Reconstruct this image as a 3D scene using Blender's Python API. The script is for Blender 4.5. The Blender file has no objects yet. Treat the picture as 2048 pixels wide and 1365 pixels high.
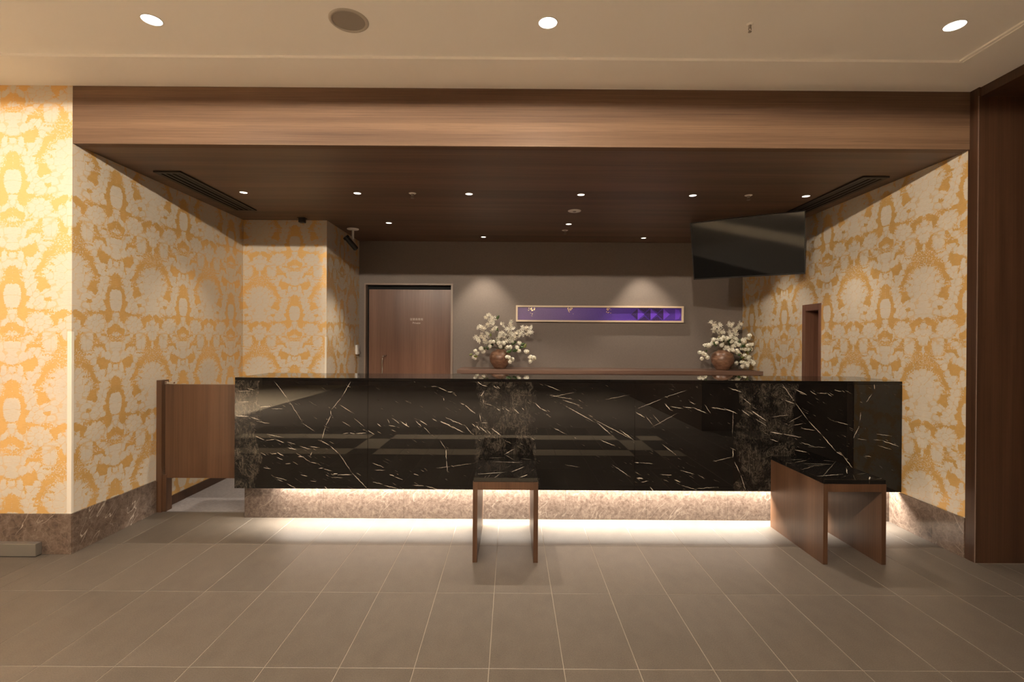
import bpy, bmesh, math, random
import numpy as np
from mathutils import Vector, Matrix, Euler
PI = math.pi
scene = bpy.context.scene
C = scene.collection
random.seed(7)

# ------------------------------------------------------------------ camera
cam_data = bpy.data.cameras.new('camera')
cam = bpy.data.objects.new('camera', cam_data)
C.objects.link(cam)
F_PX = 1005.39
cam_data.sensor_fit = 'HORIZONTAL'
cam_data.sensor_width = 36.0
cam_data.lens = F_PX / 2048.0 * 36.0
cam_data.clip_start = 0.05
_fw = Vector((0.00112, 0.999996, -0.0026)).normalized()
_rt = Vector((0.99997938, -0.00110351, 0.0063257)).normalized()
_up = _rt.cross(_fw).normalized()
m = Matrix((_rt, _up, -_fw)).transposed().to_4x4()
m.translation = Vector((0, 0, 1.3182))
cam.matrix_world = m
scene.camera = cam

# ------------------------------------------------------------------ world, exposure
world = bpy.data.worlds.new('world')
scene.world = world
world.use_nodes = True
world.node_tree.nodes['Background'].inputs[0].default_value = (1.0, 0.82, 0.62, 1)
world.node_tree.nodes['Background'].inputs[1].default_value = 0.02
vs = scene.view_settings
vs.view_transform = 'Standard'
vs.look = 'None'
vs.gamma = 1.0
vs.use_curve_mapping = False
vs.exposure = 0.33
cy = scene.cycles                    # light paths kept short: no glass in the room
cy.max_bounces = 8
cy.diffuse_bounces = 6
cy.glossy_bounces = 3
cy.transmission_bounces = 2
cy.caustics_reflective = False
cy.caustics_refractive = False
cy.use_adaptive_sampling = True
cy.adaptive_threshold = 0.025
cy.use_light_tree = False
WARM = (1.0, 0.855, 0.69)
P_HALL = 270.0      # hall downlights above and behind the camera
P_FRONT = 40.0     # the three downlights in view
P_SOFFIT = 95.0    # row of small downlights over the counter
P_BACK = 66.0      # small downlights behind the counter
P_WASH = 48.0      # two spots on the back wall
P_LED = 150.0       # strip under the counter

# ------------------------------------------------------------------ main measures (metres)
ZC, ZS = 2.842, 2.492          # hall ceiling, lowered wood ceiling
YF, YA, YB = 3.055, 4.997, 6.06  # front wall, alcove wall, back wall
XL, XA, XR = -2.67, -1.84, 2.785
CT, CB, CY, CL = 1.038, 0.249, 3.572, -1.963   # counter top, lower edge, face, left end

# ------------------------------------------------------------------ node helpers
class G:
    def __init__(s, name):
        s.mat = bpy.data.materials.new(name)
        s.mat.use_nodes = True
        s.nt = s.mat.node_tree
        s.nt.nodes.clear()
        s.out = s.nt.nodes.new('ShaderNodeOutputMaterial')
        s.b = s.nt.nodes.new('ShaderNodeBsdfPrincipled')
        s.nt.links.new(s.b.outputs[0], s.out.inputs[0])
    def n(s, t, **k):
        d = s.nt.nodes.new(t)
        for a, v in k.items():
            setattr(d, a, v)
        return d
    def put(s, sock, v):
        if hasattr(v, 'is_output'):
            s.nt.links.new(v, sock)
        elif v is not None:
            if sock.type == 'RGBA' and len(v) == 3:
                v = (*v, 1)
            sock.default_value = v
    def math(s, op, a, b=None, c=None, clamp=False):
        d = s.n('ShaderNodeMath', operation=op, use_clamp=clamp)
        for i, v in enumerate((a, b, c)):
            if v is not None:
                s.put(d.inputs[i], v)
        return d.outputs[0]
    def vmath(s, op, a, b=None, c=None):
        d = s.n('ShaderNodeVectorMath', operation=op)
        for i, v in enumerate((a, b, c)):
            if v is not None:
                s.put(d.inputs[i], v)
        return d.outputs[1] if op in ('LENGTH', 'DISTANCE', 'DOT_PRODUCT') else d.outputs[0]
    def pos(s):
        return s.n('ShaderNodeNewGeometry').outputs['Position']
    def sep(s, v):
        d = s.n('ShaderNodeSeparateXYZ'); s.put(d.inputs[0], v)
        return d.outputs
    def comb(s, x=0.0, y=0.0, z=0.0):
        d = s.n('ShaderNodeCombineXYZ')
        for i, v in enumerate((x, y, z)):
            s.put(d.inputs[i], v)
        return d.outputs[0]
    def noise(s, v, scale=5.0, detail=2.0, rough=0.5, dist=0.0, col=False):
        d = s.n('ShaderNodeTexNoise')
        s.put(d.inputs['Vector'], v)
        d.inputs['Scale'].default_value = scale
        d.inputs['Detail'].default_value = detail
        d.inputs['Roughness'].default_value = rough
        d.inputs['Distortion'].default_value = dist
        return d.outputs['Color' if col else 'Fac']
    def ramp(s, f, stops, interp='LINEAR'):
        d = s.n('ShaderNodeValToRGB')
        s.put(d.inputs[0], f)
        cr = d.color_ramp
        cr.interpolation = interp
        while len(cr.elements) < len(stops):
            cr.elements.new(0.5)
        for e, (p, c) in zip(cr.elements, stops):
            e.position = p
            e.color = (*c, 1) if len(c) == 3 else c
        return d.outputs[0]
    def step(s, f, a, b, lo=0.0, hi=1.0):
        d = s.n('ShaderNodeMapRange', interpolation_type='SMOOTHSTEP', clamp=True)
        s.put(d.inputs[0], f)
        d.inputs[1].default_value, d.inputs[2].default_value = a, b
        d.inputs[3].default_value, d.inputs[4].default_value = lo, hi
        return d.outputs[0]
    def mix(s, f, a, b, mode='MIX'):
        d = s.n('ShaderNodeMix', data_type='RGBA', blend_type=mode)
        s.put(d.inputs[0], f); s.put(d.inputs[6], a); s.put(d.inputs[7], b)
        return d.outputs[2]
    def bump(s, h, strength=0.2, dist=0.002):
        d = s.n('ShaderNodeBump')
        d.inputs['Strength'].default_value = strength
        d.inputs['Distance'].default_value = dist
        s.put(d.inputs['Height'], h)
        s.nt.links.new(d.outputs[0], s.b.inputs['Normal'])
    def set(s, **k):
        names = dict(col='Base Color', rough='Roughness', metal='Metallic', spec='Specular IOR Level',
                     emis='Emission Color', estr='Emission Strength', coat='Coat Weight', crough='Coat Roughness',
                     trans='Transmission Weight', ior='IOR', sheen='Sheen Weight')
        for a, v in k.items():
            s.put(s.b.inputs[names[a]], v)
        return s.mat

def plain(name, col, rough=0.5, metal=0.0, spec=0.5):
    return G(name).set(col=col, rough=rough, metal=metal, spec=spec)

def wood(name, axis, dark, light, rough=0.38, spec=0.45, shift=0.0, streak=None):
    """straight-grained veneer; axis = world axis the grain runs along"""
    g = G(name)
    p = g.pos()
    st = {'X': (0.05, 1, 1), 'Y': (1, 0.05, 1), 'Z': (1, 1, 0.05)}[axis]
    q = g.vmath('MULTIPLY', p, st)
    q = g.vmath('ADD', q, (shift, shift * 0.7, shift * 1.3))
    broad = g.noise(q, 7.0, 2.0, 0.5, 0.3)
    st2 = tuple(v * (0.2 if v < 1 else 1) for v in st)
    fine = g.noise(g.vmath('MULTIPLY', p, st2), 125.0, 2.0, 0.65)
    pore = g.noise(g.vmath('MULTIPLY', p, tuple(v * (0.3 if v < 1 else 1) for v in st)), 330.0, 2.0, 0.6)
    f = g.math('ADD', g.math('MULTIPLY', broad, 0.62), g.math('MULTIPLY', fine, 0.38))
    if streak:                       # one broad pale stripe in the veneer, at a given height
        e = g.step(g.math('ABSOLUTE', g.math('SUBTRACT', g.sep(p)[2], streak)), 0.045, 0.012)
        f = g.math('ADD', f, g.math('MULTIPLY', e, 0.10))
    mid = tuple((a * 0.55 + b * 0.45) for a, b in zip(dark, light))
    c = g.ramp(f, [(0.34, dark), (0.5, mid), (0.66, light)])
    c = g.mix(g.step(pore, 0.55, 0.75, 0.0, 0.35), c, tuple(x * 0.45 for x in dark))
    g.bump(fine, 0.08, 0.001)
    return g.set(col=c, rough=rough, spec=spec)

def ellipse_field(g, p, lst):
    """smallest elliptic distance to any of the ellipses (cx, cy, rx, ry, angle); chained so that few values are alive at a time"""
    x = g.sep(p)
    p = g.comb(x[0], x[1], 9.0)
    for (cx, cy, rx, ry, ang) in lst:
        if ang == 0.0:
            v = g.vmath('MULTIPLY_ADD', p, (1 / rx, 1 / ry, 0.0), (-cx / rx, -cy / ry, 0.0))
        else:
            d = g.n('ShaderNodeMapping', vector_type='TEXTURE')
            g.put(d.inputs['Vector'], p)
            d.inputs['Location'].default_value = (cx, cy, 0)
            d.inputs['Rotation'].default_value = (0, 0, ang)
            d.inputs['Scale'].default_value = (rx, ry, 1e7)
            v = d.outputs[0]
        p = g.vmath('MINIMUM', p, g.comb(1e6, 1e6, g.vmath('LENGTH', v)))
    return g.sep(p)[2]

# ---- damask wallpaper: the orange ground of one mirrored half repeat, as outlines in millimetres
# (sideways from the urn axis, down from the top of the repeat); everything else is cream
HP, VP = 0.347, 0.694
DAMASK = [   # (loosely scattered?, outline)
    (0, [(0,-38),(16,-40),(37,-18),(41,26),(46,50),(73,61),(75,97),(91,115),(77,133),(88,143),(106,146),(101,167),(84,185),(79,207),(90,218),(125,219),(144,232),(174,235),(189,228),(224,238),(205,262),(189,243),(144,239),(114,245),(90,243),(87,277),(72,295),(42,280),(30,257),(31,229),(21,222),(0,223),(0,219),(35,214),(50,179),(56,145),(54,118),(50,96),(37,73),(20,69),(0,71)]),
    (0, [(142,-6),(161,-16),(203,-19),(150,-1),(135,26),(158,25),(181,33),(204,32),(208,59),(235,85),(224,95),(189,104),(170,121),(162,114),(147,93),(158,61),(154,38),(131,38)]),
    (0, [(150,-43),(195,-49),(192,-31),(173,-18),(150,-18)]),
    (0, [(193,155),(236,149),(232,173),(208,176),(193,166)]),
    (0, [(225,267),(276,240),(309,222),(336,227),(327,268),(280,284),(277,320),(253,314),(240,283)]),
    (0, [(1,303),(25,307),(42,325),(74,333),(76,352),(69,377),(35,370),(18,353),(1,359)]),
    (1, [(1,389),(36,378),(64,389),(50,405),(1,405)]),
    (0, [(1,413),(43,411),(43,418),(1,419)]),
    (0, [(90,436),(175,435),(181,454),(112,456),(90,478),(83,487),(74,483),(86,461)]),
    (0, [(136,496),(153,536),(161,570),(146,567),(127,600),(90,601),(72,605),(80,628),(94,651),(84,654),(74,627),(65,571),(44,554),(68,544),(94,528),(131,524)]),
    (0, [(2,564),(26,561),(44,551),(49,557),(30,570),(2,574)]),
    (0, [(23,569),(31,570),(30,597),(24,597)]),
    (0, [(188,569),(230,559),(258,540),(266,575),(230,591),(211,610),(199,635),(188,660),(169,691),(128,690),(117,684),(150,672),(169,633),(188,606)]),
    (1, [(283,379),(308,384),(310,411),(339,423),(333,456),(347,486),(347,495),(347,552),(311,553),(270,543),(258,522),(246,506),(187,504),(187,495),(254,497),(269,464),(285,446)]),
    (0, [(283,379),(306,383),(310,411),(337,423),(331,453),(294,455),(287,435)]),
    (0, [(78,375),(122,367),(128,378),(78,384)]),
    (0, [(160,372),(181,365),(183,391),(150,394)]),
    (0, [(137,400),(183,402),(175,412),(145,409)]),
    (1, [(262,551),(311,556),(347,564),(347,552),(270,534)]),
    (1, [(231,632),(262,639),(255,648),(231,643)]),
    (1, [(215,668),(247,685),(231,693)]),
    (1, [(333,226),(347,243),(347,261),(334,252)]),
]
def petals():
    A = []
    e = lambda u, v, ru, rv, a=0: A.append((u * HP, v * VP, ru * HP, rv * VP, math.radians(a)))
    # urn on the axis
    e(0, .165, .20, .070); e(0, .235, .165, .075); e(0, .345, .07, .026); e(0, .385, .045, .03)
    e(.14, .445, .045, .055, -38); e(.22, .49, .035, .04, -10)
    # crown
    e(0, .555, .025, .03); e(.07, .55, .04, .018, 25); e(.10, .578, .05, .010)
    # large blossom
    e(0, .645, .22, .042); e(.20, .652, .07, .045); e(0, .70, .17, .055); e(.19, .735, .09, .042); e(0, .765, .12, .04); e(.08, .705, .09, .03)
    # pear and legs below
    e(0, .845, .055, .03); e(.155, .86, .05, .06, 8); e(.10, .925, .10, .03, 20); e(.22, .945, .06, .03)
    # rose: heart and ring of petals
    e(.48, .435, .10, .040)
    for k in range(9):
        t = 2 * math.pi * k / 9
        e(.48 + .135 * math.cos(t), .435 + .052 * math.sin(t), .075, .026, 90 * (abs(math.cos(t)) < .5))
    # curls
    e(.30, .575, .06, .022); e(.40, .545, .10, .014, 12); e(.36, .665, .085, .030, 10); e(.30, .715, .035, .035); e(.43, .70, .05, .05)
    e(.58, .545, .10, .016, -10); e(.72, .50, .12, .012); e(.24, .61, .05, .016)
    # tulip
    e(.63, .62, .07, .065, -6); e(.715, .62, .05, .065, 6); e(.60, .575, .07, .025); e(.57, .735, .14, .030, -20); e(.50, .78, .06, .05, 25)
    # iris
    e(1, .475, .07, .050); e(.875, .47, .075, .035); e(1, .535, .06, .070); e(.925, .53, .05, .055); e(1, .635, .035, .045); e(.83, .435, .05, .018, 30); e(1, .41, .06, .03)
    # cartouche, wraps round the repeat
    for o in (0,):
        for k in range(8):           # scalloped oval
            t = math.radians(-88 + k * 22)
            e(1 - .33 * math.cos(t), 1.03 + o + .165 * math.sin(t), .085, .030, 0)
        for k in range(5):
            t = math.radians(-80 + k * 40)
            e(1 - .19 * math.cos(t), 1.03 + o + .10 * math.sin(t), .12, .045)
        e(1, 1.03 + o, .10, .06)
        e(1, 1.19 + o, .30, .05); e(.72, 1.20 + o, .16, .04); e(.90, 1.255 + o, .22, .035); e(.70, 1.27 + o, .16, .028, -14); e(1, 1.315 + o, .22, .03)
        e(.52, 1.155 + o, .12, .028, -12); e(.50, 1.235 + o, .14, .030, 8); e(.54, 1.285 + o, .12, .024, -18); e(.70, 1.10 + o, .10, .018, 10); e(.60, .99 + o, .05, .02, 20)
        # acanthus stem, leaf by leaf
        for (u, v, w, h_, a) in ((.42, .84, .07, .045, 30), (.34, .89, .07, .045, -25), (.40, .92, .07, .040, 35), (.28, .95, .06, .040, -30), (.37, .99, .06, .040, 30), (.25, 1.02, .055, .040, -25),
                                 (.355, 1.06, .055, .045, 25), (.255, 1.10, .05, .045, -12), (.375, 1.13, .05, .045, 20), (.30, 1.17, .05, .05, 0), (.41, 1.20, .055, .04, 30), (.35, 1.24, .06, .035, -20), (.30, 1.295, .07, .028, 25), (.43, 1.265, .07, .025, -15)):
            e(u, v + o, w, h_, a)
    return A
def damask_tile():
    """on a fine grid over the half repeat: signed distance (m) to the orange ground, and distance to the nearest petal outline"""
    st = 0.0025
    na, nb = int(round(HP / st)) + 1, int(round(VP / st))
    A, B = np.meshgrid(np.linspace(0, HP, na), np.arange(nb) * VP / nb, indexing='ij')
    best = np.full(A.shape, 1.0)
    for soft, pts in DAMASK:
        P0 = np.array(pts) / 1000.0
        for o in (-VP, 0.0, VP):
            P = P0 + np.array([0, o])
            if P[:, 1].max() < -0.05 or P[:, 1].min() > VP + 0.05:
                continue
            d2 = np.full(A.shape, 9.0); ins = np.zeros(A.shape, bool)
            for p, q in zip(P, np.roll(P, -1, 0)):
                e = q - p
                t = np.clip(((A - p[0]) * e[0] + (B - p[1]) * e[1]) / max(e @ e, 1e-12), 0, 1)
                d2 = np.minimum(d2, (A - p[0] - t * e[0]) ** 2 + (B - p[1] - t * e[1]) ** 2)
                if p[1] != q[1]:
                    ins ^= ((p[1] > B) != (q[1] > B)) & (A < p[0] + (B - p[1]) * e[0] / (q[1] - p[1]))
            d = np.sqrt(d2)
            sd = np.where(ins, -d, d)
            best = np.minimum(best, np.maximum(sd, -0.0008) if soft else sd)
    d1 = np.full(A.shape, 9.0); d2 = np.full(A.shape, 9.0)
    for (cx, cy, rx, ry, an) in petals():
        for o in (-VP, 0.0, VP):
            x, y = A - cx, B - cy - o
            c, s_ = math.cos(an), math.sin(an)
            l = (np.sqrt(((x * c + y * s_) / rx) ** 2 + ((-x * s_ + y * c) / ry) ** 2) - 1) * min(rx, ry) * 0.8
            d2 = np.minimum(d2, np.maximum(d1, l)); d1 = np.minimum(d1, l)
    best = np.minimum(best - 0.001, np.maximum(0.0080 - d1, -0.0012))
    return best, np.minimum(np.abs(d2 - d1), np.abs(d1 - 0.002) + 0.0015)
DT, DL = damask_tile()
def damask_at(h, z, off, DT):
    a = np.abs(((h - off + HP) % (2 * HP)) - HP) / HP * (DT.shape[0] - 1)
    b = ((1.709 - z) % VP) / VP * DT.shape[1]
    i = np.clip(a.astype(int), 0, DT.shape[0] - 2); fi = a - i
    j = b.astype(int) % DT.shape[1]; fj = b - np.floor(b); j1 = (j + 1) % DT.shape[1]
    return (DT[i, j] * (1 - fi) * (1 - fj) + DT[i + 1, j] * fi * (1 - fj) + DT[i, j1] * (1 - fi) * fj + DT[i + 1, j1] * fi * fj)
def paper_sheet(name, axis, fixed, rects, off, mat, parent, step=0.006):
    """wallpaper sheets; axis = world axis along the wall, fixed = the other coordinate, rects = [(h0, h1, z0, z1)]"""
    V, Fq, base = [], [], 0
    for (h0, h1, z0, z1) in rects:
        nh, nz = max(1, int(math.ceil((h1 - h0) / step))), max(1, int(math.ceil((z1 - z0) / step)))
        H, Z = np.meshgrid(np.linspace(h0, h1, nh + 1), np.linspace(z0, z1, nz + 1), indexing='ij')
        H, Z = H.ravel(), Z.ravel()
        Fx = np.full_like(H, fixed)
        V.append(np.stack([H, Fx, Z] if axis == 'X' else [Fx, H, Z], -1))
        I = (np.arange(nh)[:, None] * (nz + 1) + np.arange(nz)[None, :]).ravel() + base
        q = np.stack([I, I + nz + 1, I + nz + 2, I + 1], -1)
        if axis == 'Y' and fixed < 0:
            pass
        elif axis == 'Y':
            q = q[:, ::-1]
        Fq.append(q)
        base += len(H)
    V, Fq = np.concatenate(V), np.concatenate(Fq)
    me = bpy.data.meshes.new(name)
    me.vertices.add(len(V)); me.vertices.foreach_set('co', V.astype(np.float32).ravel())
    me.loops.add(Fq.size); me.loops.foreach_set('vertex_index', Fq.astype(np.int32).ravel())
    me.polygons.add(len(Fq)); me.polygons.foreach_set('loop_start', (np.arange(len(Fq)) * 4).astype(np.int32))
    me.polygons.foreach_set('loop_total', np.full(len(Fq), 4, np.int32))
    me.update(calc_edges=True)
    for an, grid in (('damask', DT), ('outline', DL)):
        at = me.attributes.new(an, 'FLOAT', 'POINT')
        at.data.foreach_set('value', damask_at(V[:, 0] if axis == 'X' else V[:, 1], V[:, 2], off, grid).astype(np.float32))
    me.materials.append(M[mat])
    o = bpy.data.objects.new(name, me)
    C.objects.link(o)
    o.parent = parent
    return o
def wallpaper(name, axis):
    g = G(name)
    P = g.sep(g.pos())
    h = P[0] if axis == 'X' else P[1]
    at = g.n('ShaderNodeAttribute', attribute_name='damask')
    sd = at.outputs['Fac']
    full = g.comb(h, P[2], 0.0)
    thr = g.noise(g.vmath('MULTIPLY', full, (10.0, 130.0, 1)), 3.0, 3.0, 0.7)      # fine horizontal slubs
    weave = g.noise(g.vmath('MULTIPLY', full, (130.0, 22.0, 1)), 3.0, 1.0, 0.6)
    jag = g.noise(full, 95.0, 2.0, 0.65)
    sd = g.math('ADD', sd, g.math('MULTIPLY', g.math('SUBTRACT', jag, 0.5), 0.030))
    sd = g.math('ADD', sd, g.math('MULTIPLY', g.math('SUBTRACT', thr, 0.5), 0.009))
    mask = g.step(sd, -0.0022, 0.0022)
    # outlines of petals and leaf ribs inside the cream figure
    ol = g.n('ShaderNodeAttribute', attribute_name='outline').outputs['Fac']
    ol = g.math('ADD', ol, g.math('MULTIPLY', g.math('SUBTRACT', jag, 0.5), 0.004))
    line = g.step(ol, 0.0046, 0.0016)
    rib = g.step(g.noise(g.vmath('MULTIPLY', full, (1.0, 2.2, 1)), 85.0, 2.0, 0.6, 0.8), 0.57, 0.66)
    mask = g.math('SUBTRACT', mask, g.math('MAXIMUM', g.math('MULTIPLY', line, 0.50), g.math('MULTIPLY', rib, 0.22)), clamp=True)
    gold = g.mix(thr, (0.58, 0.335, 0.098), (0.80, 0.52, 0.200))
    cream = g.mix(thr, (0.53, 0.468, 0.375), (0.70, 0.633, 0.525))
    c = g.mix(mask, gold, cream)
    c = g.mix(g.step(weave, 0.62, 0.8, 0.0, 0.25), c, (0.30, 0.22, 0.13))
    g.bump(g.math('ADD', g.math('MULTIPLY', thr, 0.7), mask), 0.12, 0.001)
    return g.set(col=c, rough=g.math('MULTIPLY_ADD', mask, 0.08, 0.41), metal=g.math('MULTIPLY_ADD', mask, -0.26, 0.32), spec=0.55, coat=0.30, crough=0.42)

# ---- black marble with white veins; streaks measured on the stone slabs
def slab_xy(crop, x, y):
    ox, oy, sc = {1: (460, 740, 4.096), 2: (1240, 740, 3.531), 3: (940, 740, 6.825)}[crop]
    px, py = ox + x / sc, oy + y / sc
    return (CL + (px - 470) * 0.003556, CT - (py - (755 + (px - 470) * 0.0067)) * 0.00356)
V1 = """358,85,480,245,3 480,245,600,435,2 600,440,700,505,2 740,575,820,620,4 820,620,900,690,3 900,690,1000,840,3 1000,840,1130,975,4
995,85,915,225,3 915,225,825,335,3 825,335,830,370,4 830,370,785,460,3 785,460,755,570,3 45,375,160,382,7 160,382,260,415,4 215,420,340,440,3
205,540,290,575,4 290,580,380,565,3 380,570,450,600,4 300,525,440,555,3 470,635,555,655,5 575,625,660,650,4 650,628,730,635,3 470,590,540,610,2
60,262,170,262,2 245,305,345,297,4 345,318,440,320,2 130,150,205,165,2 60,175,180,172,2 255,680,300,700,3 345,685,385,685,4 390,675,445,705,5
385,715,440,738,3 545,680,600,715,2 560,710,605,712,5 600,715,660,755,3 660,755,720,765,3 455,768,505,768,4 280,800,340,812,4 355,872,480,905,4
390,895,440,915,3 470,930,545,970,4 730,808,770,803,5 770,810,840,830,3 845,855,885,848,6 885,860,1005,858,5 580,858,645,872,5 660,908,715,915,3
780,955,800,975,4 835,880,930,883,2 925,525,975,515,3 980,515,1030,525,4 1030,522,1120,516,4 1130,495,1185,530,3 895,285,1020,360,1 1015,395,1100,465,2
915,420,990,465,2 660,705,675,670,4 1205,440,1240,465,6 1330,395,1390,440,3 1395,420,1470,470,6 1440,430,1460,470,3 1300,455,1360,465,3 1520,415,1570,465,4
1550,410,1615,450,5 1655,398,1700,425,4 1720,420,1810,460,7 1810,460,1920,515,5 1765,390,1930,460,3 1930,460,1980,520,4 1645,135,1700,138,3
1700,140,1780,178,4 1785,182,1825,182,5 1750,230,1752,255,4 1890,275,1920,285,3 1920,285,2010,360,4 1510,95,1530,88,5 1165,762,1270,800,3
1185,822,1275,822,3 1310,858,1350,870,5 1350,875,1420,900,3 1505,850,1550,865,4 1175,918,1260,938,3 1260,945,1390,975,3 1500,945,1600,950,4
1600,950,1710,980,4 1720,575,1770,650,2 1772,650,1775,740,5 1775,740,1787,840,4 1690,805,1810,793,2 1810,793,2000,765,2 1290,400,1310,440,2 1590,470,1640,520,1"""
V2 = """0,425,100,498,4 110,300,180,340,6 120,275,300,205,1 300,200,470,145,2 315,240,360,290,5 355,260,450,275,4 450,265,520,270,4 510,265,620,310,5
600,250,640,310,3 640,265,760,285,4 740,275,830,310,5 490,225,530,245,3 180,325,235,395,2 235,320,285,380,2 220,410,400,310,2 770,130,860,160,5
860,195,935,255,3 860,285,920,330,5 920,285,1040,365,6 960,350,1040,400,3 800,290,795,470,2 800,560,800,620,6 810,650,850,730,4 855,740,890,850,3
650,650,800,615,2 430,710,530,740,3 105,655,140,655,4 140,655,240,665,3 290,740,370,745,4 385,775,430,795,5 430,815,550,850,2 540,840,690,830,2
120,765,165,770,9 150,795,205,785,4 215,830,240,855,6 300,525,400,605,3 1140,95,1235,230,3 1235,230,1330,360,3 1330,360,1430,465,4 1430,465,1530,580,5
1530,580,1580,610,5 1580,610,1645,695,5 1230,135,1320,180,4 1340,150,1390,180,4 1395,165,1465,170,4 1465,170,1495,188,4 1510,145,1565,155,3
1795,100,1798,140,4 1780,170,1740,230,3 1700,300,1695,370,3 1690,400,1650,485,4 1680,488,1745,498,2 1165,215,1230,240,4 1060,440,1150,455,7
1150,455,1290,480,4 1060,335,1200,320,2 1190,375,1290,320,2 1220,395,1290,380,3 1280,415,1380,430,3 1060,490,1120,510,3 1230,565,1330,585,4
1330,545,1460,550,2 1280,515,1380,545,3 1810,455,1920,470,3 1790,495,1850,500,2 1850,500,1980,545,4 1820,535,1920,565,2 1870,100,1950,105,3
1520,365,1620,390,3 1730,610,1780,615,2 1190,620,1400,620,4 150,1320,160,1330,1"""
V3 = """90,150,160,210,7 160,210,235,228,7 195,285,150,360,7 175,400,185,450,5 185,455,310,490,5 130,600,150,700,7 150,720,240,725,5 30,735,80,780,7
90,765,135,820,10 130,775,235,860,10 290,795,430,900,10 235,820,290,880,6 320,220,360,250,6 365,220,405,255,6 435,520,465,545,6 480,525,545,570,6
600,535,680,605,8 710,520,740,555,8 360,530,420,560,6 890,455,970,535,9 970,530,1050,570,8 455,1165,610,1080,7 0,555,80,595,6"""
STREAKS = []
for crop, txt in ((1, V1), (2, V2), (3, V3)):
    sc = {1: 4.096, 2: 3.531, 3: 6.825}[crop]
    for t in txt.split():
        x1, y1, x2, y2, w = (float(v) for v in t.split(','))
        a, b = slab_xy(crop, x1, y1), slab_xy(crop, x2, y2)
        STREAKS.append(((a[0] + b[0]) / 2, (a[1] + b[1]) / 2, math.hypot(b[0] - a[0], b[1] - a[1]) / 2 * 1.12,
                        max(w / sc * 0.00356 * 0.52, 0.0010), math.atan2(b[1] - a[1], b[0] - a[0])))
# long faint veins in the middle slab
for (x1, y1, x2, y2, w) in ((1095, 790, 1150, 800, .5), (1130, 812, 1190, 845, 1), (1190, 842, 1225, 872, 1), (1100, 795, 1150, 785, .4),
                            (1125, 800, 1160, 812, .7), (1200, 880, 1232, 893, .9), (1090, 770, 1120, 782, .8), (1105, 855, 1135, 870, .6),
                            (1180, 835, 1270, 882, .7), (1130, 930, 1160, 935, .5), (1210, 800, 1260, 790, .4), (1225, 930, 1262, 955, .8)):
    a = (CL + (x1 - 470) * .003556, CT - (y1 - 755 - (x1 - 470) * .0067) * .00356)
    b = (CL + (x2 - 470) * .003556, CT - (y2 - 755 - (x2 - 470) * .0067) * .00356)
    STREAKS.append(((a[0] + b[0]) / 2, (a[1] + b[1]) / 2, math.hypot(b[0] - a[0], b[1] - a[1]) / 2 * 1.1, max(w * .0019, .0010), math.atan2(b[1] - a[1], b[0] - a[0])))

def black_marble(name, streaks=(), clouds=(), flat=False, seed=0.0):
    g = G(name)
    P = g.sep(g.pos())
    q = g.comb(P[0], P[1] if flat else P[2], 0.0)
    q = g.vmath('ADD', q, (seed, seed * 0.37, 0.0)) if seed else q
    wob = g.vmath('SUBTRACT', g.noise(q, 46.0, 2.0, 0.6, 0, True), (0.5, 0.5, 0.5))
    qd = g.vmath('MULTIPLY_ADD', wob, (0.009, 0.009, 0.0), q)
    base = g.ramp(g.noise(q, 5.0, 3.0), [(0.3, (0.0055, 0.0045, 0.004)), (0.7, (0.0095, 0.008, 0.0068))])
    # short straight dashes, running down to the right
    rot = g.n('ShaderNodeMapping', vector_type='TEXTURE')
    g.put(rot.inputs[0], qd)
    rot.inputs['Rotation'].default_value = (0, 0, math.radians(-28))
    rot.inputs['Scale'].default_value = (0.16, 0.019, 1)
    th = g.noise(rot.outputs[0], 1.9, 2.0, 0.5)
    dash = g.step(th, 0.66, 0.73)
    gate = g.math('MULTIPLY', g.step(g.noise(q, 3.2, 2.0), 0.54, 0.68), 0.22)
    if streaks:
        d = ellipse_field(g, qd, streaks)
        gate = g.math('MAXIMUM', gate, g.step(d, 9.0, 2.5, 0.0, 0.55))
    col = g.mix(g.math('MULTIPLY', dash, gate), base, (0.40, 0.34, 0.27))
    if clouds:
        wv = g.noise(g.vmath('MULTIPLY', qd, (2.0, 0.62, 1)), 15.0, 3.0, 0.55, 1.5)
        fib = g.step(g.math('ABSOLUTE', g.math('SUBTRACT', wv, 0.5)), 0.035, 0.0)
        wv2 = g.noise(g.vmath('MULTIPLY', qd, (1.0, 1.0, 1)), 9.0, 3.0, 0.6, 2.5)
        fib = g.math('MAXIMUM', fib, g.step(g.math('ABSOLUTE', g.math('SUBTRACT', wv2, 0.5)), 0.022, 0.0))
        fog = g.noise(q, 9.0, 2.0, 0.6, 0.8)
        jg = g.math('MULTIPLY', g.math('SUBTRACT', g.noise(q, 5.5, 3.0), 0.5), 0.20)
        xx = g.math('ADD', g.sep(q)[0], jg)
        m_ = None
        for (cx, hw) in clouds:
            k = g.step(g.math('ABSOLUTE', g.math('SUBTRACT', xx, cx + seed)), hw, hw * 0.88)
            m_ = k if m_ is None else g.math('MAXIMUM', m_, k)
        amt = g.math('MULTIPLY', g.math('MULTIPLY_ADD', fib, 0.20, 0.030), m_)
        amt = g.math('MULTIPLY', amt, g.step(fog, 0.36, 0.64, 0.1, 1.0))
        col = g.mix(amt, col, (0.32, 0.265, 0.21))
    if streaks:
        grain = g.noise(q, 60.0, 2.0)
        s_ = g.step(g.math('ADD', d, g.math('MULTIPLY', g.math('SUBTRACT', grain, 0.5), 0.8)), 1.0, 0.45)
        col = g.mix(s_, col, (0.60, 0.53, 0.44))
    return g.set(col=col, rough=0.012, spec=0.40)

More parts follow.
